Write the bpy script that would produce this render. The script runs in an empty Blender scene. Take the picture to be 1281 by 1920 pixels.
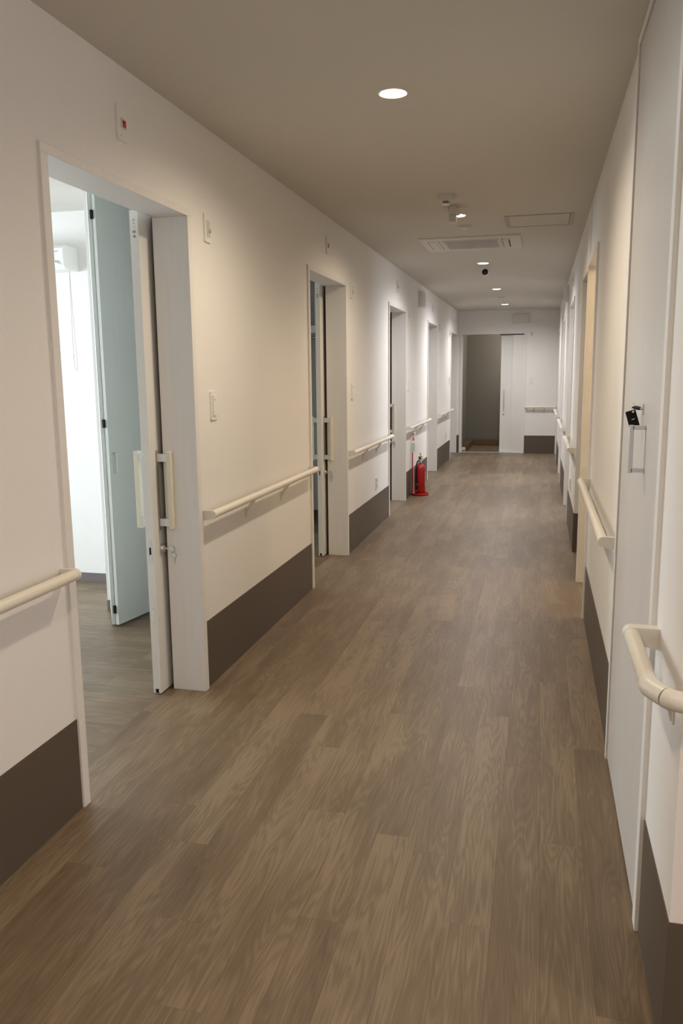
import bpy, bmesh, math, random
from mathutils import Vector, Matrix
random.seed(7)
S = bpy.context.scene
COL = S.collection
PI = math.pi

# ------------------------------------------------------------ camera
YAW, PITCH, ROLL = 0.2391, 0.1690, -0.0102
cam_d = bpy.data.cameras.new('camera'); cam = bpy.data.objects.new('camera', cam_d); COL.objects.link(cam)
cam_d.sensor_fit = 'VERTICAL'; cam_d.sensor_height = 36.0; cam_d.lens = 1520.68 / 1920 * 36
cam_d.clip_start = 0.02; cam_d.clip_end = 100
fw = Vector((-math.sin(YAW)*math.cos(PITCH), math.cos(YAW)*math.cos(PITCH), -math.sin(PITCH)))
rt = Vector((math.cos(YAW), math.sin(YAW), 0)); up = rt.cross(fw)
r2 = rt*math.cos(ROLL)+up*math.sin(ROLL); u2 = up*math.cos(ROLL)-rt*math.sin(ROLL)
mw = Matrix((r2, u2, -fw)).transposed().to_4x4(); mw.translation = Vector((1.4006, 0.0, 1.3755))
cam.matrix_world = mw
S.camera = cam

# ------------------------------------------------------------ exposure, world, large lights
S.view_settings.view_transform = 'Standard'; S.view_settings.look = 'None'
S.view_settings.gamma = 1.0; S.view_settings.use_curve_mapping = False
S.view_settings.exposure = 0.38
W_ = bpy.data.worlds.new('world'); S.world = W_; W_.use_nodes = True
bg = W_.node_tree.nodes['Background']; bg.inputs[0].default_value = (0.75, 0.87, 1.0, 1); bg.inputs[1].default_value = 0.8

WARM = (1.0, 0.84, 0.64); NEUT = (1.0, 0.97, 0.97); DAY = (0.76, 0.89, 1.0)
def area(name, loc, direction, sx, sy, power, color):
    d = bpy.data.lights.new(name, 'AREA'); d.shape = 'RECTANGLE'; d.size = sx; d.size_y = sy
    d.energy = power; d.color = color
    o = bpy.data.objects.new(name, d); COL.objects.link(o); o.location = loc
    o.rotation_euler = Vector(direction).to_track_quat('-Z', 'Y').to_euler()
    return o
LW = 1.68; LH = 2.40; LE = 14.22; MOD = 2.757; Y0 = 2.159; DW = 1.031      # corridor width, height, end, door module
LEFT_DAY = [115, 50, 38, 32, 32]
for k in range(5):
    area('window_daylight', (-4.36, Y0+MOD*k+1.3, 1.45), (1, 0, -0.1), 1.6, 1.2, LEFT_DAY[k], DAY)
for k in range(2, 5):
    area('window_daylight', (5.0, Y0+MOD*k+1.3, 1.45), (-1, 0, -0.1), 1.6, 1.2, 55, (0.88, 0.92, 1.0))
area('hall_fill', (4.3, -0.8, 1.5), (-1, 0, -0.1), 1.8, 1.3, 28, (1.0, 0.90, 0.91))  # unseen fill light added for the hall, no window is built there
area('entry_fill', (1.45, 15.2, 1.9), (-0.6, 0.7, -0.2), 0.5, 0.8, 14, (1.0, 0.92, 0.80))  # unseen area light added to lift the dark entry

# ------------------------------------------------------------ materials
def nodes(m):
    m.use_nodes = True; return m.node_tree.nodes, m.node_tree.links, m.node_tree.nodes['Principled BSDF']
def mat(name, col, rough=0.5, metal=0.0, noise=0.03, scale=30, bump=0.0, bscale=200, spec=0.5, emit=None, estr=0):
    m = bpy.data.materials.new(name); n, l, b = nodes(m)
    b.inputs['Roughness'].default_value = rough; b.inputs['Metallic'].default_value = metal
    b.inputs['Specular IOR Level'].default_value = spec
    tc = n.new('ShaderNodeTexCoord'); nt = n.new('ShaderNodeTexNoise'); nt.inputs['Scale'].default_value = scale
    l.new(tc.outputs['Object'], nt.inputs['Vector'])
    mx = n.new('ShaderNodeMix'); mx.data_type = 'RGBA'
    mx.inputs[6].default_value = tuple(c*(1-noise) for c in col)+(1,); mx.inputs[7].default_value = tuple(min(1, c*(1+noise)) for c in col)+(1,)
    l.new(nt.outputs['Fac'], mx.inputs[0]); l.new(mx.outputs[2], b.inputs['Base Color'])
    if bump:
        nb = n.new('ShaderNodeTexNoise'); nb.inputs['Scale'].default_value = bscale; nb.inputs['Detail'].default_value = 3
        l.new(tc.outputs['Object'], nb.inputs['Vector'])
        bp = n.new('ShaderNodeBump'); bp.inputs['Strength'].default_value = bump; bp.inputs['Distance'].default_value = 0.002
        l.new(nb.outputs['Fac'], bp.inputs['Height']); l.new(bp.outputs['Normal'], b.inputs['Normal'])
    if emit:
        b.inputs['Emission Color'].default_value = emit+(1,); b.inputs['Emission Strength'].default_value = estr
    return m
def grain_mat(name, c1, c2, rough, sc):
    m = bpy.data.materials.new(name); n, l, b = nodes(m); b.inputs['Roughness'].default_value = rough
    tc = n.new('ShaderNodeTexCoord'); mp = n.new('ShaderNodeMapping'); mp.inputs['Scale'].default_value = sc
    nt = n.new('ShaderNodeTexNoise'); nt.inputs['Scale'].default_value = 1; nt.inputs['Detail'].default_value = 4
    mx = n.new('ShaderNodeMix'); mx.data_type = 'RGBA'; mx.inputs[6].default_value = c1+(1,); mx.inputs[7].default_value = c2+(1,)
    l.new(tc.outputs['Object'], mp.inputs[0]); l.new(mp.outputs[0], nt.inputs['Vector']); l.new(nt.outputs['Fac'], mx.inputs[0]); l.new(mx.outputs[2], b.inputs['Base Color'])
    return m
def wood_floor(name):
    m = bpy.data.materials.new(name); n, l, b = nodes(m)
    tc = n.new('ShaderNodeTexCoord'); oi = n.new('ShaderNodeObjectInfo')
    sc = n.new('ShaderNodeVectorMath'); sc.operation = 'SCALE'; sc.inputs[0].default_value = (37, 91, 13)
    l.new(oi.outputs['Random'], sc.inputs['Scale'])
    ad = n.new('ShaderNodeVectorMath'); ad.operation = 'ADD'; l.new(tc.outputs['Object'], ad.inputs[0]); l.new(sc.outputs[0], ad.inputs[1])
    def mapped(s):
        mp = n.new('ShaderNodeMapping'); mp.inputs['Scale'].default_value = s; l.new(ad.outputs[0], mp.inputs[0]); return mp.outputs[0]
    # cathedral figure: contour bands of a stretched noise field
    nz = n.new('ShaderNodeTexNoise'); nz.inputs['Scale'].default_value = 1; nz.inputs['Detail'].default_value = 2.5; nz.inputs['Roughness'].default_value = .45
    l.new(mapped((12, 1.15, 1)), nz.inputs['Vector'])
    mu = n.new('ShaderNodeMath'); mu.operation = 'MULTIPLY'; mu.inputs[1].default_value = 120; l.new(nz.outputs['Fac'], mu.inputs[0])
    si = n.new('ShaderNodeMath'); si.operation = 'SINE'; l.new(mu.outputs[0], si.inputs[0])
    fine = n.new('ShaderNodeTexNoise'); fine.inputs['Scale'].default_value = 1; fine.inputs['Detail'].default_value = 5
    l.new(mapped((230, 5, 1)), fine.inputs['Vector'])
    blot = n.new('ShaderNodeTexNoise'); blot.inputs['Scale'].default_value = 1; blot.inputs['Detail'].default_value = 2
    l.new(mapped((12, 2.2, 1)), blot.inputs['Vector'])
    def madd(a, k, c):
        q = n.new('ShaderNodeMath'); q.operation = 'MULTIPLY_ADD'; l.new(a, q.inputs[0]); q.inputs[1].default_value = k
        if isinstance(c, float): q.inputs[2].default_value = c
        else: l.new(c, q.inputs[2])
        return q.outputs[0]
    v = madd(si.outputs[0], 0.080, 0.04)
    v = madd(fine.outputs['Fac'], 0.60, v)
    v = madd(blot.outputs['Fac'], 0.75, v)
    v = madd(oi.outputs['Random'], 0.20, v)
    cr = n.new('ShaderNodeValToRGB'); l.new(v, cr.inputs[0])
    e = cr.color_ramp.elements; e[0].position = 0.40; e[0].color = (0.112, 0.074, 0.043, 1); e[1].position = 1.12; e[1].color = (0.226, 0.166, 0.105, 1)
    e2 = cr.color_ramp.elements.new(0.78); e2.color = (0.161, 0.114, 0.070, 1)
    l.new(cr.outputs[0], b.inputs['Base Color'])
    b.inputs['Roughness'].default_value = 0.42; b.inputs['Specular IOR Level'].default_value = 0.35
    bp = n.new('ShaderNodeBump'); bp.inputs['Strength'].default_value = 0.12; bp.inputs['Distance'].default_value = 0.001
    l.new(fine.outputs['Fac'], bp.inputs['Height']); l.new(bp.outputs['Normal'], b.inputs['Normal'])
    return m

M_wall = mat('wallpaper', (0.81, 0.785, 0.75), 0.85, noise=.01, bump=.35, bscale=420, spec=.2)
M_ceil = mat('ceiling_paper', (0.64, 0.61, 0.555), 0.9, noise=.01, bump=.3, bscale=300, spec=.2)
M_wain = mat('wainscot_brown', (0.104, 0.080, 0.060), 0.45, noise=.03, scale=90, spec=.35)
M_trim = grain_mat('white_laminate', (0.73, 0.705, 0.67), (0.80, 0.775, 0.74), 0.45, (60, 60, 2.5))
M_leaf = grain_mat('door_laminate', (0.72, 0.70, 0.66), (0.78, 0.765, 0.725), 0.42, (60, 60, 2))
M_closet = grain_mat('closet_laminate', (0.62, 0.65, 0.61), (0.67, 0.70, 0.66), 0.45, (50, 50, 2))
M_talldoor = grain_mat('tall_door_laminate', (0.56, 0.52, 0.475), (0.62, 0.58, 0.53), 0.35, (60, 60, 2))
M_rail = mat('rail_resin', (0.75, 0.70, 0.60), 0.38, noise=.02)
M_cap = mat('rail_bracket_resin', (0.76, 0.73, 0.66), 0.4, noise=.02)
M_ivory = mat('ivory_grip', (0.72, 0.68, 0.53), 0.4, noise=.02)
M_silver = mat('satin_aluminium', (0.66, 0.68, 0.70), 0.35, metal=.7, noise=.02)
M_steel = mat('brushed_steel', (0.60, 0.59, 0.58), 0.3, metal=.9, noise=.03)
M_greyplate = mat('taupe_metal_plate', (0.33, 0.30, 0.255), 0.5)
M_black = mat('black_plastic', (0.010, 0.010, 0.010), 0.6, spec=.15)
M_dark = mat('dark_gap', (0.06, 0.05, 0.042), 0.8)  # shade inside door gaps as a dark colour; also the end door track
M_white = mat('white_plastic', (0.80, 0.785, 0.75), 0.35, noise=.01)
M_white2 = mat('grey_white_plastic', (0.60, 0.585, 0.56), 0.35, noise=.01)
M_grille = mat('grille_plastic', (0.42, 0.40, 0.37), 0.5)
M_red = mat('extinguisher_red', (0.38, 0.010, 0.010), 0.3, noise=.03)
M_redtrim = mat('red_lens', (0.45, 0.03, 0.02), 0.4)
M_yellow = mat('yellow_tag', (0.75, 0.50, 0.10), 0.5)
M_green = mat('green_print', (0.45, 0.52, 0.46), 0.6)
M_emit = {}
def lamp_mat(name, c, s):
    return mat(name, (0.9, 0.9, 0.88), 0.5, emit=c, estr=s)
M_floor = wood_floor('printed_wood_floor')
M_brown = grain_mat('brown_timber', (0.11, 0.062, 0.028), (0.17, 0.10, 0.05), 0.5, (4, 40, 40))
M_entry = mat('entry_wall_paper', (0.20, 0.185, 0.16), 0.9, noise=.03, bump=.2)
M_base = mat('vinyl_baseboard_grey', (0.155, 0.130, 0.125), 0.6)
M_acw = mat('aircon_plastic', (0.66, 0.635, 0.59), 0.45, noise=.01)
M_line = mat('joint_line', (0.10, 0.095, 0.085), 0.6)

# ------------------------------------------------------------ mesh helpers
class MB:
    def __init__(s): s.bm = bmesh.new()
    def box(s, x0, x1, y0, y1, z0, z1, bev=0.0):
        if x0 > x1: x0, x1 = x1, x0
        if y0 > y1: y0, y1 = y1, y0
        r = bmesh.ops.create_cube(s.bm, size=1.0); vs = r['verts']
        for v in vs: v.co = Vector(((x0+x1)/2+v.co.x*(x1-x0), (y0+y1)/2+v.co.y*(y1-y0), (z0+z1)/2+v.co.z*(z1-z0)))
        if bev:
            es = list({e for v in vs for e in v.link_edges})
            bmesh.ops.bevel(s.bm, geom=es, offset=bev, segments=2, affect='EDGES', profile=.6)
        return s
    def prism(s, pts, axis, a, b):
        # pts in the plane normal to axis, extruded from a to b
        def mk(p, t):
            return {'x': (t, p[0], p[1]), 'y': (p[0], t, p[1]), 'z': (p[0], p[1], t)}[axis]
        A = [s.bm.verts.new(mk(p, a)) for p in pts]; B = [s.bm.verts.new(mk(p, b)) for p in pts]
        s.bm.faces.new(A); s.bm.faces.new(list(reversed(B))); n = len(pts)
        for i in range(n): s.bm.faces.new((A[i], B[i], B[(i+1) % n], A[(i+1) % n]))
        return s
    def lathe(s, prof, c=(0, 0, 0), seg=28, axis='z'):
        rings = []
        for r, h in prof:
            ring = []
            for i in range(seg):
                t = 2*PI*i/seg; a, b = r*math.cos(t), r*math.sin(t)
                p = {'z': (a, b, h), 'x': (h, a, b), 'y': (a, h, b)}[axis]
                ring.append(s.bm.verts.new((p[0]+c[0], p[1]+c[1], p[2]+c[2])))
            rings.append(ring)
        for q in range(len(rings)-1):
            for i in range(seg):
                s.bm.faces.new((rings[q][i], rings[q][(i+1) % seg], rings[q+1][(i+1) % seg], rings[q+1][i]))
        s.bm.faces.new(rings[0]); s.bm.faces.new(rings[-1])
        return s
    def tube(s, pts, r, seg=12, rs=None, close=False):
        P = [Vector(p) for p in pts]; n = len(P); rings = []
        prev = None
        for i in range(n):
            if close: t = (P[(i+1) % n]-P[i-1]).normalized()
            else: t = (P[min(i+1, n-1)]-P[max(i-1, 0)]).normalized()
            ref = prev if prev is not None else (Vector((0, 0, 1)) if abs(t.z) < .9 else Vector((1, 0, 0)))
            a = (ref-t*ref.dot(t)).normalized(); prev = a; b = t.cross(a)
            rr = rs[i] if rs else r
            rings.append([s.bm.verts.new(P[i]+a*rr*math.cos(2*PI*k/seg)+b*rr*math.sin(2*PI*k/seg)) for k in range(seg)])
        m = n if close else n-1
        for q in range(m):
            A, B = rings[q], rings[(q+1) % n]
            for k in range(seg): s.bm.faces.new((A[k], A[(k+1) % seg], B[(k+1) % seg], B[k]))
        if not close: s.bm.faces.new(rings[0]); s.bm.faces.new(rings[-1])
        return s
    def build(s, name, m, parent=None, smooth=False, loc=None):
        bmesh.ops.recalc_face_normals(s.bm, faces=s.bm.faces[:])
        me = bpy.data.meshes.new(name); s.bm.to_mesh(me); s.bm.free()
        me.materials.append(m)
        if smooth:
            me.shade_smooth()
            try: me.set_sharp_from_angle(angle=math.radians(38))
            except Exception: pass
        o = bpy.data.objects.new(name, me); COL.objects.link(o)
        if loc: o.location = loc
        if parent: o.parent = parent
        return o
def tag(o, label=None, cat=None, group=None, kind=None):
    if label: o['label'] = label
    if cat: o['category'] = cat
    if group: o['group'] = group
    if kind: o['kind'] = kind
    return o
def empty(name, loc=(0, 0, 0), rz=0):
    o = bpy.data.objects.new(name, None); COL.objects.link(o); o.location = loc; o.rotation_euler = (0, 0, rz)
    o.empty_display_size = .1; return o
def copy_tree(o, parent=None):
    c = o.copy(); COL.objects.link(c)
    if parent: c.parent = parent
    for ch in list(o.children): copy_tree(ch, c)
    return c
def rrect(cx, cy, w, h, r, n=4):
    pts = []
    for sx, sy, a0 in ((1, 1, 0), (-1, 1, 90), (-1, -1, 180), (1, -1, 270)):
        for i in range(n+1):
            a = math.radians(a0+90*i/n); pts.append((cx+sx*(w/2-r)+r*math.cos(a), cy+sy*(h/2-r)+r*math.sin(a)))
    return pts
def struct(o, label=None, cat=None): return tag(o, label, cat, kind='structure')

D = [Y0+MOD*k for k in range(5)]                      # near edge of the five left doors
RD = [7.675, 10.433, 13.19]                           # near edge of the right doors C, D, E
TOP = 2.032; CLEAR = 2.004; WZ = 0.3025; CW = 0.036; TH = 0.145

# ------------------------------------------------------------ structure
# floor slab with separate planks
fl = MB().box(-4.6, 5.2, -3.2, 16.2, -0.10, -0.006).build('floor', M_floor); struct(fl, 'wood-pattern plank floor running the length of the corridor', 'floor')
def floor_piece(x0, x1, y0, y1):
    o = MB().box(x0, x1, y0, y1, -0.006, 0).build('floor', M_floor); struct(o, 'wood-pattern floor continuing beyond the corridor planks', 'floor'); return o
f0 = floor_piece(0, LW, -3.0, -0.20)
floor_piece(LW+.001, 4.4, -3.0, 1.55); floor_piece(-4.45, -2.78, D[0], D[0]+2.6); floor_piece(-4.45, -2.78, D[1], D[1]+2.6)
for k in (2, 3, 4): floor_piece(-4.45, -.17, D[k]-.007, D[k]+2.63)
floor_piece(LW, 4.9, 4.63, 5.42); floor_piece(LW, 3.0, 5.61, 6.37)
for y in RD: floor_piece(LW, 4.9, y+CW, y+DW-CW)
G = 0.00018
plank_cache = {}
def plank(w, ln, x, y, rz=0):
    key = (round(w, 3), round(ln, 3))
    if key not in plank_cache:
        o = MB().box(-w/2+G, w/2-G, -ln/2+G, ln/2-G, -0.006, 0.0).build('plank', M_floor, fl); plank_cache[key] = o.data
    else:
        o = bpy.data.objects.new('plank', plank_cache[key]); COL.objects.link(o); o.parent = fl
    o.location = (x, y, 0); o.rotation_euler = (0, 0, rz)
    return o
PL = 1.30; PW = 0.12
OFF = {0: .20, 1: .58, 2: .95, 3: .75, 4: .42, 5: .145, 6: 1.01, 7: .50, 8: .92, 9: .85, 10: .565, 11: .14, 12: .98, 13: .33}
def run_planks(x0, x1, ya, yb, off):
    y = ya
    cuts = []
    c = off-4*PL
    while c < yb-0.02:
        if c > ya+0.02: cuts.append(c)
        c += PL
    e = [ya]+cuts+[yb]
    for a, b in zip(e[:-1], e[1:]): plank(x1-x0, b-a, (x0+x1)/2, (a+b)/2)
for k in range(14): run_planks(k*PW, (k+1)*PW, -0.20, LE, OFF[k])
for k in range(5):
    a, b = D[k]+CW, D[k]+DW-CW
    run_planks(-.12, 0, a, b, .85); run_planks(-.17, -.12, a, b, .3)
# rooms: planks run the other way
for k in (0, 1):
    ya, yb = D[k]-.005, D[k]+2.63
    n = 22; w = (yb-ya)/n
    for i in range(n):
        yy = ya+(i+.5)*w; off = random.random()*1.3
        xe = [-.17, -.17-max(.3, off), -2.78]
        for a, b in zip(xe[1:], xe[:-1]): plank(w, b-a, (a+b)/2, yy, PI/2)

ce = MB().box(-4.6, 5.2, -3.2, 16.2, LH, LH+.1).build('ceiling', M_ceil); struct(ce, 'matt off-white corridor ceiling', 'ceiling')

def wall_boxes(name, boxes, label, m=None):
    b = MB()
    for q in boxes: b.box(*q)
    return struct(b.build(name, m or M_wall), label, 'wall')
bx = []; y = -3.0
for d in D:
    bx.append((-TH, 0, y, d+.002, -.006, LH)); bx.append((-TH, 0, d+.002, d+DW-.002, TOP-.002, LH)); y = d+DW-.002
bx.append((-TH, 0, y, 16.0, -.006, LH))
wall_boxes('wall_left', bx, 'long white papered corridor wall pierced by five doorways on the left')
bx = [(LW, LW+TH, 1.55, 1.932, -.006, LH), (LW, LW+TH, 2.90, 4.60, -.006, LH), (LW, LW+TH, 4.60, 5.47, TOP, LH),
      (LW, LW+TH, 5.44, 5.60, -.006, LH), (LW, LW+TH, 5.60, 6.37, 2.02, LH)]
y = 6.37
for d in RD:
    bx.append((LW, LW+TH, y, d+.002, -.006, LH)); bx.append((LW, LW+TH, d+.002, d+DW-.002, TOP-.002, LH)); y = d+DW-.002
bx.append((LW, LW+TH, y, 16.0, -.006, LH))
wall_boxes('wall_right', bx, 'white papered corridor wall with openings on the right')
wall_boxes('wall_right', [(LW+TH, 4.5, 1.55, 1.70, -.006, LH)], 'short white wall turning away at the near right corner')
# end wall (x .052..1.159 doorway)
wall_boxes('wall_end', [(0, .054, LE, LE+.12, -.006, LH), (1.157, LW, LE, LE+.12, -.006, LH), (.054, 1.157, LE, LE+.12, 2.034, LH)], 'white wall closing the far end of the corridor')
# hall behind the camera
wall_boxes('wall_hall', [(-.145, 4.5, -3.15, -3.0, -.006, LH), (4.4, 4.55, -3.0, 1.55, -.006, LH)], 'white hall walls behind the viewpoint')
# left rooms: partitions, exterior wall
part = []
for k in range(6):
    yy = Y0+MOD*k
    part.append((-4.5, -TH, yy-.117, yy-.007, -.006, LH))
wall_boxes('wall_partition', part, 'white partition walls between the rooms on the left')
wall_boxes('wall_exterior', [(-4.6, -4.5, 1.9, 16.1, -.006, LH)], 'outer wall of the rooms on the left')
# right rooms
wall_boxes('wall_partition', [(LW+TH, 5.1, 4.40, 4.52, -.006, LH), (LW+TH, 5.1, 5.45, 5.60, -.006, LH), (LW+1.3, LW+1.4, 5.60, 6.37, -.006, LH),
    (LW+TH, 5.1, 6.37, 6.49, -.006, LH), (LW+TH, 5.1, 10.25, 10.36, -.006, LH), (LW+TH, 5.1, 13.0, 13.11, -.006, LH), (5.1, 5.2, 4.4, 16, -.006, LH), (LW+TH, 5.1, 14.4, 14.5, -.006, LH)],
    'white partition walls between the rooms on the right')
# entry beyond the end door
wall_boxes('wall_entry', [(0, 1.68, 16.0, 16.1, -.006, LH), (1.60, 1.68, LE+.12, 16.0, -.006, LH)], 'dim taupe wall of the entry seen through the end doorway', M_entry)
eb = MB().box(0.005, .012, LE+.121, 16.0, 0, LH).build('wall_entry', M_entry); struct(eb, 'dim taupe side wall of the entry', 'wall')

# wainscot panels
def wain(side, x0, x1, y0, y1, lab):
    o = MB().box(x0, x1, y0, y1, 0, WZ).build('baseboard_'+side, M_wain); struct(o, lab, 'wainscot'); return o
segL = [-3.0]+[d+DW for d in D]
names = ['left of the nearest doorway', 'between the first and second left doorways', 'between the second and third left doorways',
         'behind the fire extinguisher', 'between the two farthest left doorways']
for k in range(5): wain('left', 0, .0025, segL[k], D[k], 'dark taupe wainscot panel low on the left wall, '+names[k])
wain('right', LW-.0025, LW, 1.5475, 1.932, 'dark taupe wainscot panel on the near right corner wall')
wain('right', LW, 4.4, 1.5475, 1.55, 'dark taupe wainscot on the wall turning away at the near right')
wain('right', LW-.0025, LW, 2.905, 4.59, 'dark taupe wainscot panel beyond the tall right door')
wain('right', LW-.0025, LW, 6.3675, RD[0], 'dark taupe wainscot panel past the open passage on the right')
wain('right', LW, LW+TH, 6.3675, 6.37, 'dark wainscot on the end face of the wall at the open passage')
wain('right', LW-.0025, LW, RD[0]+DW, RD[1], 'dark taupe wainscot between the far right doorways')
wain('right', LW-.0025, LW, RD[1]+DW, RD[2], 'dark taupe wainscot before the last right doorway')
wain('end', 1.159, LW-.01, LE-.0025, LE, 'dark taupe wainscot on the end wall right of the door')
wain('end', .004, .052, LE-.0025, LE, 'narrow dark wainscot strip left of the end door')
# grey baseboards in rooms
for k in (0, 1):
    yy = D[k]+2.64
    o = MB().box(-4.4, -1.065, yy-.008, yy, 0, .062).build('baseboard_room', M_base); struct(o, 'grey vinyl baseboard along the room wall seen through the %s doorway' % ('nearest', 'second')[k], 'baseboard')
    o = MB().box(-1.03, -.16, yy-.008, yy, 0, .062).build('baseboard_closet', M_base); struct(o, 'grey vinyl baseboard inside the closet of the %s room' % ('first', 'second')[k], 'baseboard')

# ------------------------------------------------------------ sliding doors (left: s=-1 into -x ; origin at wall face, near outer casing)
def frame_parts(root, s, W=DW, top=TOP, depth=TH, proud=.010):
    cl = top-.028
    for (a, b) in ((0, CW), (W-CW, W)):
        MB().box(-s*proud, s*depth, a, b, 0, cl, .0015).build('jamb', M_trim, root)
    MB().box(-s*proud, s*depth, 0, W, cl, top, .0015).build('head', M_trim, root)
def make_slide_door(s, name, detail=True):
    root = empty(name); frame_parts(root, s)
    x0, x1 = s*.168, s*.204
    y0 = DW-CW-.077; y1 = y0+1.05
    leaf = MB().box(x0, x1, y0, y1, .006, 2.022, .0012).build('door_leaf', M_leaf, root)
    MB().box(s*.147, s*.1665, DW+.004, DW+.012, .0, 2.02).build('gap_shade', M_dark, root)  # dark strip painting the shade in the gap between jamb and leaf
    # handle both sides
    yc = y0+.070
    MB().box(x0, x0-s*.004, yc-.016, yc+.001, .722, 1.064, .001).build('handle_plate', M_greyplate, leaf)
    for (xa, sg) in ((x0, -s), (x1, s)):
        MB().box(xa+sg*.046, xa+sg*.066, yc-.017, yc+.017, .728, 1.060, .003).build('pull_bar', M_ivory, leaf)
        for z in (1.022, .745):
            MB().box(xa+sg*.003, xa+sg*.048, yc-.012, yc+.012, z-.006, z+.027, .001).build('bar_bracket', M_silver, leaf)
    # lock
    zl = .640
    MB().lathe([(.020, x0), (.020, x0-s*.008), (.017, x0-s*.014), (.010, x0-s*.018)], (0, yc, zl), 20, 'x').build('lock_cylinder', M_steel, leaf, True)
    k = MB().box(x0-s*.014, x0-s*.040, yc-.002, yc+.002, zl-.004, zl+.004)
    k.lathe([(.012, -.0015), (.012, .0015)], (x0-s*.046, yc, zl), 14, 'y')
    k.build('key', M_steel, leaf)
    MB().tube([(x0-s*(.050+.009*math.cos(a)), yc+.004, zl-.012+.009*math.sin(a)) for a in [i*PI/6 for i in range(12)]], .0012, 6, close=True).build('key_ring', M_steel, leaf)
    k = MB().lathe([(.0105, -.0015), (.0105, .0015)], (x0-s*.054, yc+.004, zl-.030), 14, 'y')
    k.box(x0-s*.050, x0-s*.057, yc+.0025, yc+.0055, zl-.066, zl-.038); k.build('spare_key', M_steel, leaf)
    # edge hardware
    xm = (x0+x1)/2
    MB().prism(rrect(xm, .637, .018, .098, .008), 'y', y0-.001, y0+.002).build('latch_plate', M_silver, leaf)
    MB().box(xm-.004, xm+.004, y0-.002, y0+.001, .625, .657).build('latch_slot', M_black, leaf)
    MB().prism(rrect(xm, .355, .013, .078, .003), 'y', y0-.001, y0+.002).build('strike_plate', M_trim, leaf)
    b = MB()
    for z in (.322, .388): b.lathe([(.0035, y0-.0022), (.0035, y0-.001)], (xm, 0, z), 10, 'y')
    b.build('plate_screw', M_steel, leaf)
    b = MB()
    for z, w in ((1.985, .008), (1.972, .004), (1.958, .003)): b.box(xm-w/2, xm+w/2, y0-.001, y0+.001, z-.002, z+.002)
    b.box(xm-.007, xm+.007, y0-.001, y0+.001, 1.935, 1.944); b.lathe([(.006, y0-.001), (.006, y0+.001)], (xm, 0, 1.922), 12, 'y')
    b.build('hanger_fitting', M_greyplate, leaf)
    MB().box(xm-.007, xm+.007, y0-.001, y0+.002, .008, .026).build('guide_slot', M_black, leaf)
    return root
labs = ['nearest doorway on the left, sliding door pushed open', 'second doorway on the left with partly open sliding door', 'third doorway on the left, just before the fire extinguisher',
        'fourth doorway on the left, past the fire extinguisher', 'farthest doorway on the left beside the end wall']
d1 = make_slide_door(-1, 'door_1')
for k in range(5):
    o = d1 if k == 0 else copy_tree(d1)
    o.name = 'door_%d' % (k+1); o.location = (0, D[k], 0); struct(o, labs[k], 'door')
dr = make_slide_door(1, 'door_6')
rl = ['pale doorway on the right directly past the open passage', 'middle one of the three far right doorways', 'last doorway on the right beside the end wall']
for k in range(3):
    o = dr if k == 0 else copy_tree(dr)
    o.name = 'door_%d' % (k+6); o.location = (LW, RD[k], 0); struct(o, rl[k], 'door')

# opening A : cased opening lit from inside
o = empty('trim_1', (LW, 4.59, 0)); frame_parts(o, 1, 5.458-4.59, 2.040, TH, .012)
struct(o, 'cased opening on the right glowing with warm light', 'door frame')

# tall flush door on the right
td = empty('door_9', (LW, 1.932, 0))
MB().box(-.012, .10, 0, .045, 0, 2.372, .0015).build('jamb', M_trim, td)
MB().box(-.012, .10, .935, .968, 0, 2.372, .0015).build('jamb', M_trim, td)
MB().box(-.012, .10, 0, .968, 2.372, 2.399, .0015).build('head', M_trim, td)
MB().box(.030, .034, .045, .935, .0, 2.37).build('gap_backing', M_dark, td)  # dark sheet behind the leaf, its colour gives the gap its shade
leaf = MB().box(-.006, .028, .050, .929, .008, 2.366, .001).build('door_leaf', M_talldoor, td)
hy = .335
h = MB().box(-.046, -.035, hy-.009, hy+.012, 1.108, 1.234, .0015); h.box(-.040, -.006, hy-.009, hy+.010, 1.222, 1.233, .0015); h.box(-.040, -.006, hy-.009, hy+.010, 1.109, 1.120, .0015)
h.build('pull_handle', M_silver, leaf)
MB().prism([(hy+.060+q[0], q[1]) for q in rrect(0, 1.272, .016, .030, .007)], 'x', -.009, -.006).build('lever_rose', M_steel, leaf)
h = MB().tube([(-.006, hy+.06, 1.274), (-.015, hy+.062, 1.274)], .003, 10)
h.build('lever_neck', M_steel, leaf, True)
MB().tube([(-.011, hy+.062, 1.274), (-.015, hy+.072, 1.2745), (-.021, hy+.084, 1.2755), (-.026, hy+.094, 1.276), (-.032, hy+.105, 1.276)], .004, 12, rs=[.002, .0046, .0055, .0045, .0015]).build('lever_grip', M_black, leaf, True)
struct(td, 'tall flush grey-white door on the near right wall', 'door')
# black tag hanging from the lever
tx, ty, tz = LW-.030, 1.932+hy+.100, 1.298
kt = empty('key_tag', (tx, ty, tz-.02))
t = MB(); t.prism(rrect(0, -.036, .027, .049, .002), 'y', -.002, .002)
c = t.build('tag_body', M_black, kt); c.rotation_euler = (0, -.30, 0); c.location = (-.010, 0, 0.0)
t = MB().tube([(.0035*math.cos(a), 0, -.002+.0105*math.sin(a)+.002) for a in [i*PI/8 for i in range(16)]], .0007, 6, close=True)
t.build('tag_ring', M_steel, kt)
MB().lathe([(.0030, -.0028), (.0030, -.0018)], (0.006, 0, -.016), 12, 'y').build('tag_hole', M_white, c)
MB().box(-.003, .005, -.0028, -.0018, -.037, -.035).build('tag_print', M_white, c)
tag(kt, 'small black key tag hanging from the black lever of the tall right door', 'tag')

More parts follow.
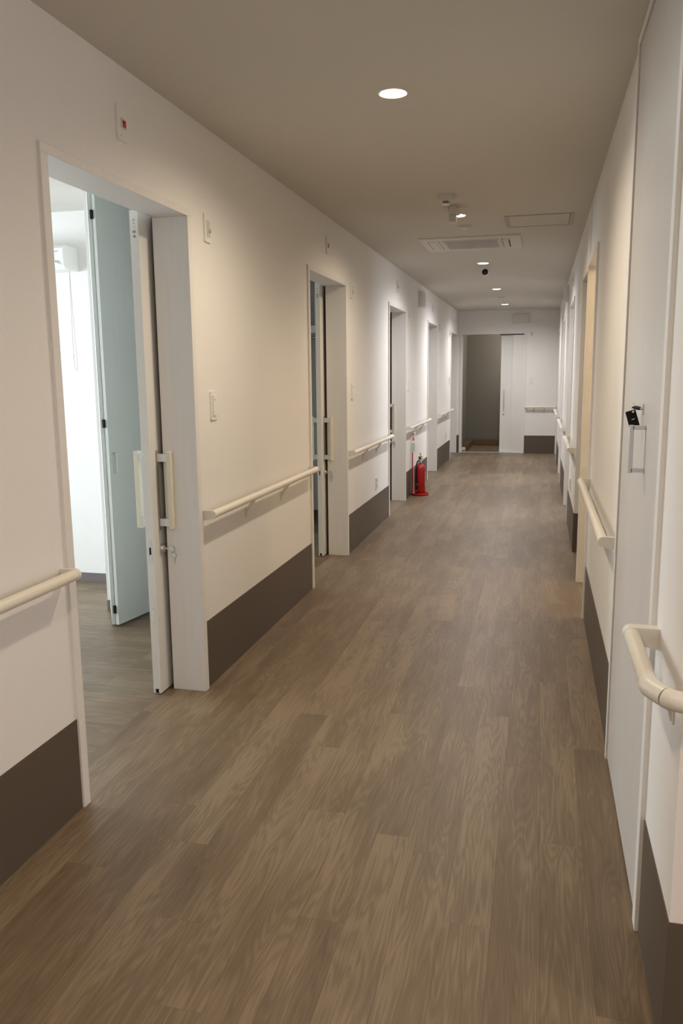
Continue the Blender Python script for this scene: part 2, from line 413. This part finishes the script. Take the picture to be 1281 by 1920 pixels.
# end door
ed = empty('door_10', (0, LE, 0))
for a, b in ((.052, .092), (1.118, 1.159)): MB().box(a, b, -.010, .14, 0, 2.006, .0015).build('jamb', M_trim, ed)
MB().box(.052, 1.159, -.010, .14, 2.006, 2.036, .0015).build('head', M_trim, ed)
MB().box(.72, 1.118, .02, .13, 1.994, 2.006).build('track', M_dark, ed)
MB().box(.937, 1.118, .030, .066, .004, 1.988, .001).build('fixed_panel', M_leaf, ed)
leaf = MB().box(.741, 1.09, .072, .106, .008, 1.990, .001).build('door_leaf', M_leaf, ed)
h = MB().tube([(.803, .028, .745), (.803, .028, 1.075)], .0075, 12)
for z in (.78, 1.04): h.tube([(.803, .028, z), (.803, .073, z)], .005, 8)
h.build('pull_bar', M_steel, leaf, True)
MB().lathe([(.015, .072), (.015, .062), (.008, .058)], (.80, 0, .665), 16, 'y').build('lock_cylinder', M_steel, leaf, True)
MB().box(.092, 1.118, .0, .13, 0, .006).build('threshold', M_silver, ed)
struct(ed, 'sliding door half open in the end wall', 'door')

# entry steps
st = empty('entry_step', (0.02, 14.6, 0))
MB().box(.0, .16, .05, 1.22, 0, .105, .004).build('side_board', M_brown, st)
MB().box(.16, 1.56, 1.17, 1.38, 0, .105, .004).build('back_board', M_brown, st)
MB().box(.045, .115, .0, .05, .0, .060, .003).build('end_block', M_white, st)
MB().box(.02, .14, .0, .05, .062, .090, .003).build('end_cap', M_brown, st)
tag(st, 'brown wooden step with a white end block beyond the end doorway', 'step')

# closets in the first two rooms
for k in range(2):
    yf, yb = D[k]+2.051, D[k]+2.64
    o = MB().box(-1.065, -1.03, yf, yb, 0, LH).build('wall_closet', M_wall); struct(o, 'white side wall of the closet in the %s room' % ('nearest', 'second')[k], 'wall')
    o = MB().box(-1.065, -1.03, yf-.006, yf, 0, .062).build('baseboard_closet', M_base); struct(o, 'short grey baseboard on the closet wall end, %s room' % ('nearest', 'second')[k], 'baseboard')
    cl = empty('bifold_door', (-1.03, yf, 0))
    def panel(p, q, nm):
        p = Vector(p); q = Vector(q); L = (q-p).length; a = math.atan2(q.y-p.y, q.x-p.x)
        o = MB().box(0, L, -.010, .010, .012, 2.37, .001).build(nm, M_closet, cl)
        o.location = (p.x, p.y, 0); o.rotation_euler = (0, 0, a); return o, L
    panel((.0, -.01), (.165, -.288), 'door_panel')
    pb, L = panel((.187, -.288), (.238, .01), 'door_panel')
    for z in (2.19, 1.125, .10):
        MB().box(.170, .184, -.297, -.285, z-.022, z+.022, .001).build('hinge', M_black, cl)
    h = MB().tube([(.030, -.010, .862), (.030, -.035, .862), (.030, -.035, .965), (.030, -.010, .965)], .0035, 8)
    h.build('pull_handle', M_steel, pb)
    tag(cl, 'folded pale closet door standing open in the %s room' % ('nearest', 'second')[k], 'closet door')
    sh = empty('closet_shelf', (-.60, yf+.06, 1.73))
    MB().box(-.44, .44, 0, .46, .03, .055, .001).build('shelf_board', M_closet, sh)
    MB().box(-.44, .44, -.02, 0, 0, .062, .001).build('front_rail', M_closet, sh)
    MB().tube([(-.44, .22, -.028), (.44, .22, -.028)], .0125, 14).build('hanging_rod', M_steel, sh, True)
    tag(sh, 'closet shelf with a hanging rod under it in the %s room' % ('nearest', 'second')[k], 'shelf')

# wall unit with pull cord in the nearest room
yw = D[0]+2.64
vu = empty('wall_unit', (-1.665, yw, 2.03))
MB().prism([(0, .0), (0, .145), (-.145, .145), (-.170, .125), (-.165, .020), (-.140, .0)], 'x', -.19, .19).build('housing', M_white, vu)
MB().box(-.18, .158, -.1712, -.169, .104, .107).build('seam', M_line, vu)
b = MB()
for x, z, w, hh in ((.085, .040, .004, .012), (.093, .046, .018, .003), (.100, .034, .003, .012), (.108, .036, .012, .003), (.112, .028, .010, .003), (.06, .046, .004, .004)):
    b.box(x+.050, x+.050+w, -.1695, -.164, z, z+hh)
b.build('print', M_grille, vu)['kind'] = 'stuff'
tag(vu, 'white wall unit high on the bright wall of the nearest room', 'ventilator')
pc = empty('pull_cord', (-1.478, yw-.10, 2.03))
MB().tube([(0, 0, 0), (-.003, 0, -.15), (-.006, 0, -.36), (-.008, 0, -.53), (-.004, 0, -.59), (.002, 0, -.617), (.009, 0, -.622), (.015, 0, -.61), (.015, 0, -.57), (.008, 0, -.36), (.003, 0, -.15), (.001, 0, 0)], .0016, 6).build('cord', M_grille, pc, True)
MB().lathe([(.002, -.540), (.005, -.533), (.005, -.525), (.002, -.52)], (-.008, 0, 0), 10).build('bead', M_white2, pc, True)
tag(pc, 'thin grey looped pull cord hanging under the white wall unit', 'cord')

# ------------------------------------------------------------ handrails
RX, RR, RZ = .048, .0175, .783
def make_rail(length, s=1, mids=True):
    """along +y from the near end; s=+1 projects to +x"""
    r = empty('handrail')
    MB().tube([(s*RX, .012, RZ), (s*RX, length-.012, RZ)], RR, 20).build('rail', M_rail, r, True)
    def prof():
        p = [(0, RZ+RR)]
        for i in range(9):
            a = PI/2-PI*i/8; p.append((s*(RX+(RR+.001)*math.cos(a)), RZ+(RR+.001)*math.sin(a)))
        p += [(0, RZ-.028)]
        return p
    for y in (0, length-.014): MB().prism(prof(), 'y', y, y+.014).build('end_bracket', M_cap, r)
    if mids:
        n = 2
        for i in range(n):
            y = length*(i+1)/(n+1)-.02
            b = MB().prism([(s*(RX+.006), RZ-.014), (s*(RX-.010), RZ-.014), (s*.004, RZ-.062), (s*.0, RZ-.062), (0, RZ-.100), (s*.006, RZ-.100), (s*.012, RZ-.078)], 'y', y-.010, y+.010)
            b.box(0, s*.004, y-.019, y+.019, RZ-.108, RZ-.058, .001)
            b.build('bracket', M_cap, r)
    return r
rails = [(-.9, D[0]-.02, 'cream handrail on the left wall ending at the nearest doorway'),
         (D[0]+DW+.012, D[1]-.02, 'cream handrail between the first and second left doorways'),
         (D[1]+DW+.012, D[2]-.02, 'cream handrail between the second and third left doorways'),
         (D[2]+DW+.012, D[3]-.02, 'cream handrail above the fire extinguisher'),
         (D[3]+DW+.012, D[4]-.02, 'cream handrail between the two farthest left doorways')]
for a, b, lab in rails:
    r = make_rail(b-a, 1); r.location = (0, a, 0); tag(r, lab, 'handrail', 'wall handrails')
for a, b, lab in ((2.925, 4.575, 'cream handrail on the right wall just past the tall door'), (6.40, RD[0]-.02, 'cream handrail on the right wall past the open passage'),
                  (RD[0]+DW+.012, RD[1]-.02, 'cream handrail between the first two far right doorways'), (RD[1]+DW+.012, RD[2]-.02, 'farthest cream handrail along the right wall')):
    r = make_rail(b-a, -1); r.location = (LW, a, 0); tag(r, lab, 'handrail', 'wall handrails')
r = make_rail(.50, -1); r.rotation_euler = (0, 0, -PI/2); r.location = (1.166, LE, 0)
# rotation -90deg maps +y to +x and -x to +y; flip so that it projects towards the corridor
for ch in r.children: ch.scale = (-1, 1, 1)
tag(r, 'short handrail on the end wall right of the door', 'handrail', 'wall handrails')
# near L-shaped rail on the right
r = empty('handrail', (LW, 1.55, 0))
NX, NY = .060, -.060
MB().tube([(-NX, .340, RZ), (-NX, .016, RZ)], RR, 24).build('rail', M_rail, r, True)
MB().tube([(-NX, .022, RZ), (-NX, .010, RZ), (-NX+.003, -.001, RZ), (-NX+.009, -.013, RZ), (-.036, -.041, RZ)], RR+.002, 24).build('elbow', M_cap, r, True)
jd = Vector((.009, -.0125, 0)).normalized(); jp = Vector((-.036, -.041, RZ))
MB().tube([jp, jp+jd*.0014], RR+.0008, 24).build('joint', M_line, r, True)
MB().tube([jp+jd*.0014, jp+jd*.010, (-.022, -.0545, RZ), (-.010, -.0590, RZ), (.006, NY, RZ), (.02, NY, RZ)], RR+.002, 24).build('elbow', M_cap, r, True)
MB().tube([(.018, NY, RZ), (1.4, NY, RZ)], RR, 24).build('rail', M_rail, r, True)
p = [(0, RZ+RR)]+[(-(NX+(RR+.001)*math.cos(PI/2-PI*i/8)), RZ+(RR+.001)*math.sin(PI/2-PI*i/8)) for i in range(9)]+[(0, RZ-.032)]
MB().prism(p, 'y', .322, .352).build('end_bracket', M_cap, r)
b = MB().prism([(-(RX+.006), RZ-.014), (-(RX-.010), RZ-.014), (-.004, RZ-.062), (0, RZ-.062), (0, RZ-.10), (-.006, RZ-.10), (-.012, RZ-.078)], 'y', .09, .104)
b.box(0, -.004, .081, .113, RZ-.104, RZ-.058, .001); b.build('bracket', M_cap, r)
b = MB().prism([(NY-.006, RZ-.014), (NY+.010, RZ-.014), (-.004, RZ-.062), (0, RZ-.062), (0, RZ-.10), (-.006, RZ-.10), (-.012, RZ-.078)], 'x', .25, .264)
b.build('bracket', M_cap, r)
tag(r, 'cream handrail bending round the near right wall corner', 'handrail', 'wall handrails')

# ------------------------------------------------------------ wall plates
def plate(nm, w, h, x, y, z, ax='L'):
    """root at plate centre, local x out of wall, local y along wall"""
    rz = {'L': 0, 'R': PI, 'E': -PI/2}[ax]
    r = empty(nm, (x, y, z), rz)
    MB().prism(rrect(0, 0, w, h, .006), 'x', 0, .007).build('cover_plate', M_white, r)
    return r
ordn = ['nearest', 'second', 'third', 'fourth', 'farthest']
def sign_plate(x, y, z, ax, lab):
    r = plate('call_lamp', .070, .115, x, y, z, ax)
    MB().box(.007, .010, -.012, .022, -.016, .016, .001).build('window', M_white2, r)
    MB().box(.010, .0105, -.004, .018, -.012, .010).build('red_lens', M_redtrim, r)
    MB().box(.0105, .0108, -.001, .006, .001, .007).build('print', M_black, r)
    MB().lathe([(.003, .007), (.002, .009)], (0, -.014, -.040), 8, 'x').build('screw', M_white2, r)
    tag(r, lab, 'wall plate', 'call plates over the doorways'); return r
for k in range(5): sign_plate(0, D[k]+.500, 2.213, 'L', 'white plate with red mark above the %s doorway on the left' % ordn[k])
for k in (0, 1): sign_plate(LW, RD[k]+.50, 2.224, 'R', 'white plate above the %s of the far right doorways' % ('first', 'middle')[k])
def lamp_plate(x, y, z, ax, lab):
    r = plate('indicator_plate', .070, .115, x, y, z, ax)
    MB().box(.007, .009, -.012, .020, -.035, .032, .001).build('window', M_white2, r)
    MB().lathe([(.009, .009), (.008, .014), (.004, .018)], (0, .010, -.010), 16, 'x').build('lens', M_silver, r, True)
    tag(r, lab, 'wall plate', 'indicator plates beside the doorways')
def switch_plate(x, y, z, ax, lab):
    r = plate('light_switch', .070, .125, x, y, z, ax)
    MB().box(.007, .012, -.018, .018, -.045, .045, .002).build('rocker', M_white, r)
    MB().box(.012, .0124, -.004, .004, .020, .030).build('indicator', M_green, r)
    tag(r, lab, 'light switch', 'switches beside the doorways')
for k in range(4):
    lamp_plate(0, D[k]+1.210, 1.990, 'L', 'upper white indicator plate just past the %s doorway on the left' % ordn[k])
    switch_plate(0, D[k]+1.210, 1.243, 'L', 'white light switch just past the %s doorway on the left' % ordn[k])
lamp_plate(0, 13.02, 1.985, 'L', 'upper white plate on the near side of the farthest left doorway')
switch_plate(0, 13.03, 1.243, 'L', 'light switch on the near side of the farthest left doorway')
lamp_plate(1.236, LE, 2.003, 'E', 'small upper plate on the end wall beside the door')
switch_plate(1.244, LE, 1.234, 'E', 'white light switch on the end wall')
def outlet(x, y, z, ax, lab):
    r = plate('outlet', .070, .118, x, y, z, ax)
    for dz in (.022, -.022):
        s_ = MB().box(.007, .0095, -.018, .018, dz-.018, dz+.018, .001).build('socket', M_white2, r)
        MB().box(.0095, .0098, -.008, -.006, dz-.006, dz+.006).box(.0095, .0098, .006, .008, dz-.006, dz+.006).build('slot', M_black, s_)
    tag(r, lab, 'outlet', 'wall outlets')
outlet(0, 7.065, .405, 'L', 'power outlet low on the left wall between the second and third doorways')
outlet(0, 12.62, .405, 'L', 'power outlet low on the left wall near the farthest doorway')
outlet(LW, 7.15, .42, 'R', 'power outlet low on the right wall beside the passage')

# wall speakers
def speaker(x, y, s, lab):
    r = empty('wall_speaker', (x, y, 2.22))
    MB().box(0, s*.055, -.10, .10, -.09, .09, .006).build('case', M_white, r)
    b = MB()
    for i in range(9): b.box(s*.055, s*.057, -.085, .085, -.074+i*.018, -.068+i*.018)
    b.build('grille', M_grille, r)
    tag(r, lab, 'speaker', 'wall speakers')
speaker(0, 9.72, 1, 'white box speaker high on the left wall above the extinguisher handrail')
speaker(LW, 9.58, -1, 'white box speaker high on the right wall')

# end wall box
r = empty('wall_box', (1.057, LE, 2.247))
MB().prism(rrect(0, 0, .252, .146, .008), 'y', -.040, 0).build('case', M_acw, r)
MB().prism(rrect(0, 0, .225, .120, .006), 'y', -.044, -.040).build('cover', M_acw, r)
MB().prism(rrect(-.062, .008, .055, .012, .005), 'y', -.048, -.044).build('lens', M_silver, r)  # silver bar stands for a lamp's reflection on the cover, not a real lens
tag(r, 'white rectangular box on the end wall above the door', 'wall box')

# ------------------------------------------------------------ ceiling fixtures
def downlight(x, y, color, power, strength, lab):
    r = empty('downlight', (x, y, LH))
    MB().lathe([(.0505, 0), (.0575, 0), (.0575, -.003), (.052, -.005), (.0505, -.003)], seg=36).build('trim_ring', M_white, r, True)
    MB().lathe([(.0505, -.0005), (.0505, -.002), (.047, -.004)], seg=36).build('diffuser', lamp_mat('lamp_glow', color, strength), r)
    d = bpy.data.lights.new('lamp_light', 'SPOT'); d.energy = power; d.color = color; d.spot_size = math.radians(164); d.spot_blend = .9; d.shadow_soft_size = .045
    o = bpy.data.objects.new('lamp_light', d); COL.objects.link(o); o.parent = r; o.location = (0, 0, -.012)
    tag(r, lab, 'ceiling light', 'corridor downlights')
LP = 66
dl = [(3.18, WARM, LP, 'nearest lit round downlight in the ceiling'), (5.64, WARM, LP, 'second lit downlight, partly hidden behind the ceiling camera'),
      (8.10, NEUT, LP*1.75, 'third lit downlight, in front of the black-lensed camera'), (10.615, NEUT, LP*1.75, 'fourth lit downlight in the ceiling'), (13.04, NEUT, LP*1.5, 'farthest lit downlight near the end wall'),
      (0.72, WARM, LP*.7, 'downlight overhead near the viewpoint'), (-1.74, WARM, LP*1.0, 'downlight in the hall behind the viewpoint')]
for y, c, pw, lab in dl: downlight(.838, y, c, pw, 14, lab)
downlight(3.1, 0.3, (1, .88, .82), LP*1.1, 14, 'added unseen downlight in the side hall on the near right')  # lamp added out of view to light the near right walls
# warm lamp of the room behind opening A
r = empty('ceiling_lamp', (2.75, 4.98, LH))
MB().lathe([(.14, 0), (.15, -.02), (.13, -.06), (.06, -.075)], seg=28).build('shade', lamp_mat('warm_glow', (1, .62, .30), 4), r, True)
d = bpy.data.lights.new('lamp_light', 'POINT'); d.energy = 23; d.color = (1.0, .76, .48); d.shadow_soft_size = .10
o = bpy.data.objects.new('lamp_light', d); COL.objects.link(o); o.parent = r; o.location = (0, 0, -.20)
tag(r, 'warm round ceiling lamp inside the lit opening on the right', 'ceiling light')

# smoke detector
r = empty('smoke_detector', (.832, 5.0, LH))
MB().lathe([(.053, 0), (.053, -.010), (.050, -.026), (.044, -.034), (.030, -.036)], seg=32).build('base', M_white2, r, True)
b = MB()
for i in range(14):
    a = 2*PI*i/14; c, s_ = math.cos(a), math.sin(a)
    b.tube([(.0255*c, .0255*s_, -.034), (.0225*c, .0225*s_, -.052)], .0021, 6)
b.build('cage', M_white, r)
MB().lathe([(.020, -.036), (.018, -.049)], seg=20).build('sensor', M_black, r)
MB().lathe([(.0265, -.050), (.024, -.055), (.010, -.058)], seg=24).build('cap', M_white, r, True)
tag(r, 'round smoke detector with a dark slotted neck on the ceiling', 'smoke detector')
def flat_detector(y, lab):
    r = empty('heat_detector', (.842, y, LH))
    MB().lathe([(.054, 0), (.052, -.008), (.040, -.014)], seg=30).build('base', M_white2, r, True)
    MB().lathe([(.024, -.013), (.021, -.020), (.008, -.023)], seg=24).build('sensor', M_white, r, True)
    tag(r, lab, 'heat detector')
flat_detector(6.06, 'shallow round ceiling detector in front of the air conditioner')
flat_detector(11.78, 'small round detector between the two farthest ceiling lights')

# security cameras
def sec_cam(y, x, face, lab):
    r = empty('security_camera', (x, y, LH))
    MB().lathe([(.030, 0), (.030, -.008), (.024, -.012)], seg=24).build('mount', M_white, r, True)
    if face:
        MB().tube([(0, 0, -.01), (0, 0, -.035)], .008, 12).build('neck', M_white, r, True)
        MB().lathe([(.027, .06), (.029, .05), (.029, -.035), (.031, -.042)], (0, 0, -.055), 28, 'y').build('body', M_white, r, True)
        MB().lathe([(.030, -.042), (.030, -.045), (.020, -.047)], (0, 0, -.055), 28, 'y').build('lens_face', M_black, r, True)
    tag(r, lab, 'security camera', 'security cameras'); return r
sec_cam(8.40, .841, True, 'white security camera with a black round face beyond the third downlight')
r = sec_cam(5.33, .845, False, 'white security camera body hanging just past the smoke detector')
b = MB().box(-.036, .032, -.035, .045, -.052, -.008, .005); b.build('body', M_white2, r)
b = MB().box(-.030, .014, -.020, .070, -.098, -.050, .008); b.build('head', M_white2, r)
b = MB()
for x, z in ((-.030, -.018), (.026, -.016)): b.lathe([(.0028, -.0365), (.0028, -.0345)], (x, 0, z), 8, 'y')
b.build('screw', M_black, r)

# access hatch
r = empty('ceiling_hatch', (1.135, 5.76, LH))
for a in ((0, .45, 0, .022), (0, .45, .423, .445), (0, .022, .022, .423), (.428, .45, .022, .423)):
    MB().box(a[0], a[1], a[2], a[3], -.005, 0, .001).build('frame_strip', M_grille, r)
MB().box(.025, .425, .025, .420, -.003, 0).build('panel', M_ceil, r)
tag(r, 'thin framed square access hatch in the ceiling', 'hatch')

# ceiling cassette air conditioner
r = empty('air_conditioner', (.835, 6.84, LH+.011))
body = MB(); body.box(-.385, .385, -.335, .335, -.022, 0, .004); body.build('panel', M_acw, r)
MB().box(-.215, .225, -.215, .215, -.027, -.021, .002).build('grille_frame', M_acw, r)
b = MB()
for i in range(20):
    x = -.198+i*.0206
    b.box(x, x+.014, -.19, .185, -.0292, -.027)
g = b.build('grille_slats', M_grille, r); g['kind'] = 'stuff'
MB().box(-.200, .208, -.192, .187, -.028, -.0265).build('intake', M_grille, r)
for x in (-.300, .275):
    l_ = MB().box(x-.028, x+.028, -.20, .20, -.026, -.0215, .002).build('louver', M_acw, r)
    MB().box(x-.033, x-.029, -.20, .20, -.0245, -.0218).build('slot', M_line, l_)
MB().box(.292, .300, -.17, .19, -.0275, -.0258).build('dark_slot', M_black, r)
MB().box(.245, .2475, -.24, .24, -.0235, -.0218).build('seam', M_line, r)
MB().box(-.2475, -.245, -.24, .24, -.0235, -.0218).build('seam', M_line, r)
tag(r, 'white ceiling cassette air conditioner with a central grey grille', 'air conditioner')

# ------------------------------------------------------------ fire extinguisher and stand
es = empty('extinguisher_stand', (.103, 9.12, 0))
MB().lathe([(.098, 0), (.101, .004), (.101, .020), (.094, .026), (.086, .022), (.080, .012), (.0, .012)][:-1], seg=36).build('tray', M_red, es, True)
MB().tube([(-.083, -.035, .012), (-.083, -.035, .492)], .0065, 12).build('post', M_red, es, True)
MB().box(-.072, -.068, -.035, -.030, .012, .345).build('post_trim', M_white, es)
sb = empty('sign_holder', (-.079, -.036, .485)); sb.parent = es; sb.rotation_euler = (0, 0, math.radians(38))
MB().box(-.034, .034, .0, .006, 0, .235, .001).build('sign_board', M_white, sb)
MB().box(-.034, -.026, -.0012, .0, .002, .233).build('sign_edge', M_grille, sb)
MB().box(-.020, .026, -.0010, .0, .012, .110).build('green_band', M_green, sb)
fc = bpy.data.curves.new('sign_text', 'FONT'); fc.body = '\u6d88\n\u706b\n\u5668'; fc.size = .034; fc.align_x = 'CENTER'; fc.space_line = .82; fc.extrude = .0006
ft = bpy.data.objects.new('tmp_text', fc); COL.objects.link(ft)
bpy.context.view_layer.update()
me = bpy.data.meshes.new_from_object(ft.evaluated_get(bpy.context.evaluated_depsgraph_get())); me.materials.clear(); me.materials.append(M_red)
bpy.data.objects.remove(ft)
ft = bpy.data.objects.new('sign_text', me); COL.objects.link(ft); ft.parent = sb; ft.rotation_euler = (PI/2, 0, 0); ft.location = (.004, -.0012, .195)
tag(es, 'red round extinguisher stand with a thin post and small sign', 'stand')

fe = empty('fire_extinguisher', (.103, 9.12, .012))
MB().lathe([(.056, 0), (.060, .006), (.060, .290), (.057, .310), (.047, .328), (.030, .338), (.018, .342), (.017, .352)], seg=36).build('cylinder', M_red, fe, True)
b = MB()
# curved white label on the corridor side
N = 10; vs = []
for i in range(N+1):
    a = math.radians(-15+75*i/N); vs.append((b.bm.verts.new((.0605*math.cos(a), .0605*math.sin(a), .09)), b.bm.verts.new((.0605*math.cos(a), .0605*math.sin(a), .26))))
for i in range(N): b.bm.faces.new((vs[i][0], vs[i+1][0], vs[i+1][1], vs[i][1]))
b.build('label', M_white2, fe)
MB().lathe([(.017, .352), (.020, .356), (.020, .372), (.013, .378), (.013, .398)], seg=20).build('valve', M_steel, fe, True)
b = MB().prism([(-.022, .396), (.028, .402), (.030, .410), (-.018, .408)], 'y', -.008, .008); b.prism([(-.020, .414), (.026, .426), (.028, .432), (-.022, .424)], 'y', -.008, .008); b.box(-.012, .004, -.006, .006, .390, .420)
b.build('squeeze_handle', M_black, fe)
MB().prism([(-.006, .424), (.004, .422), (.010, .445), (.018, .452), (.004, .475), (-.008, .470), (-.004, .445)], 'y', -.004, .002).build('safety_pin_tag', M_yellow, fe)
MB().tube([(-.012, -.012, .385), (-.026, -.030, .375), (-.034, -.056, .335), (-.034, -.064, .27), (-.034, -.064, .12), (-.034, -.064, .085)], .0075, 12).build('hose', M_black, fe, True)
MB().lathe([(.008, .085), (.009, .060), (.006, .048), (.004, .045)], (-.034, -.062, 0), 14).build('nozzle', M_black, fe, True)
MB().lathe([(.0045, .048), (.0055, .044), (.002, .038)], (-.034, -.064, 0), 10).build('nozzle_tip', M_white, fe, True)
MB().box(-.044, -.024, -.068, -.050, .112, .120, .001).build('hose_clip', M_white2, fe)
tag(fe, 'red fire extinguisher with a black hose standing by the left wall', 'fire extinguisher')
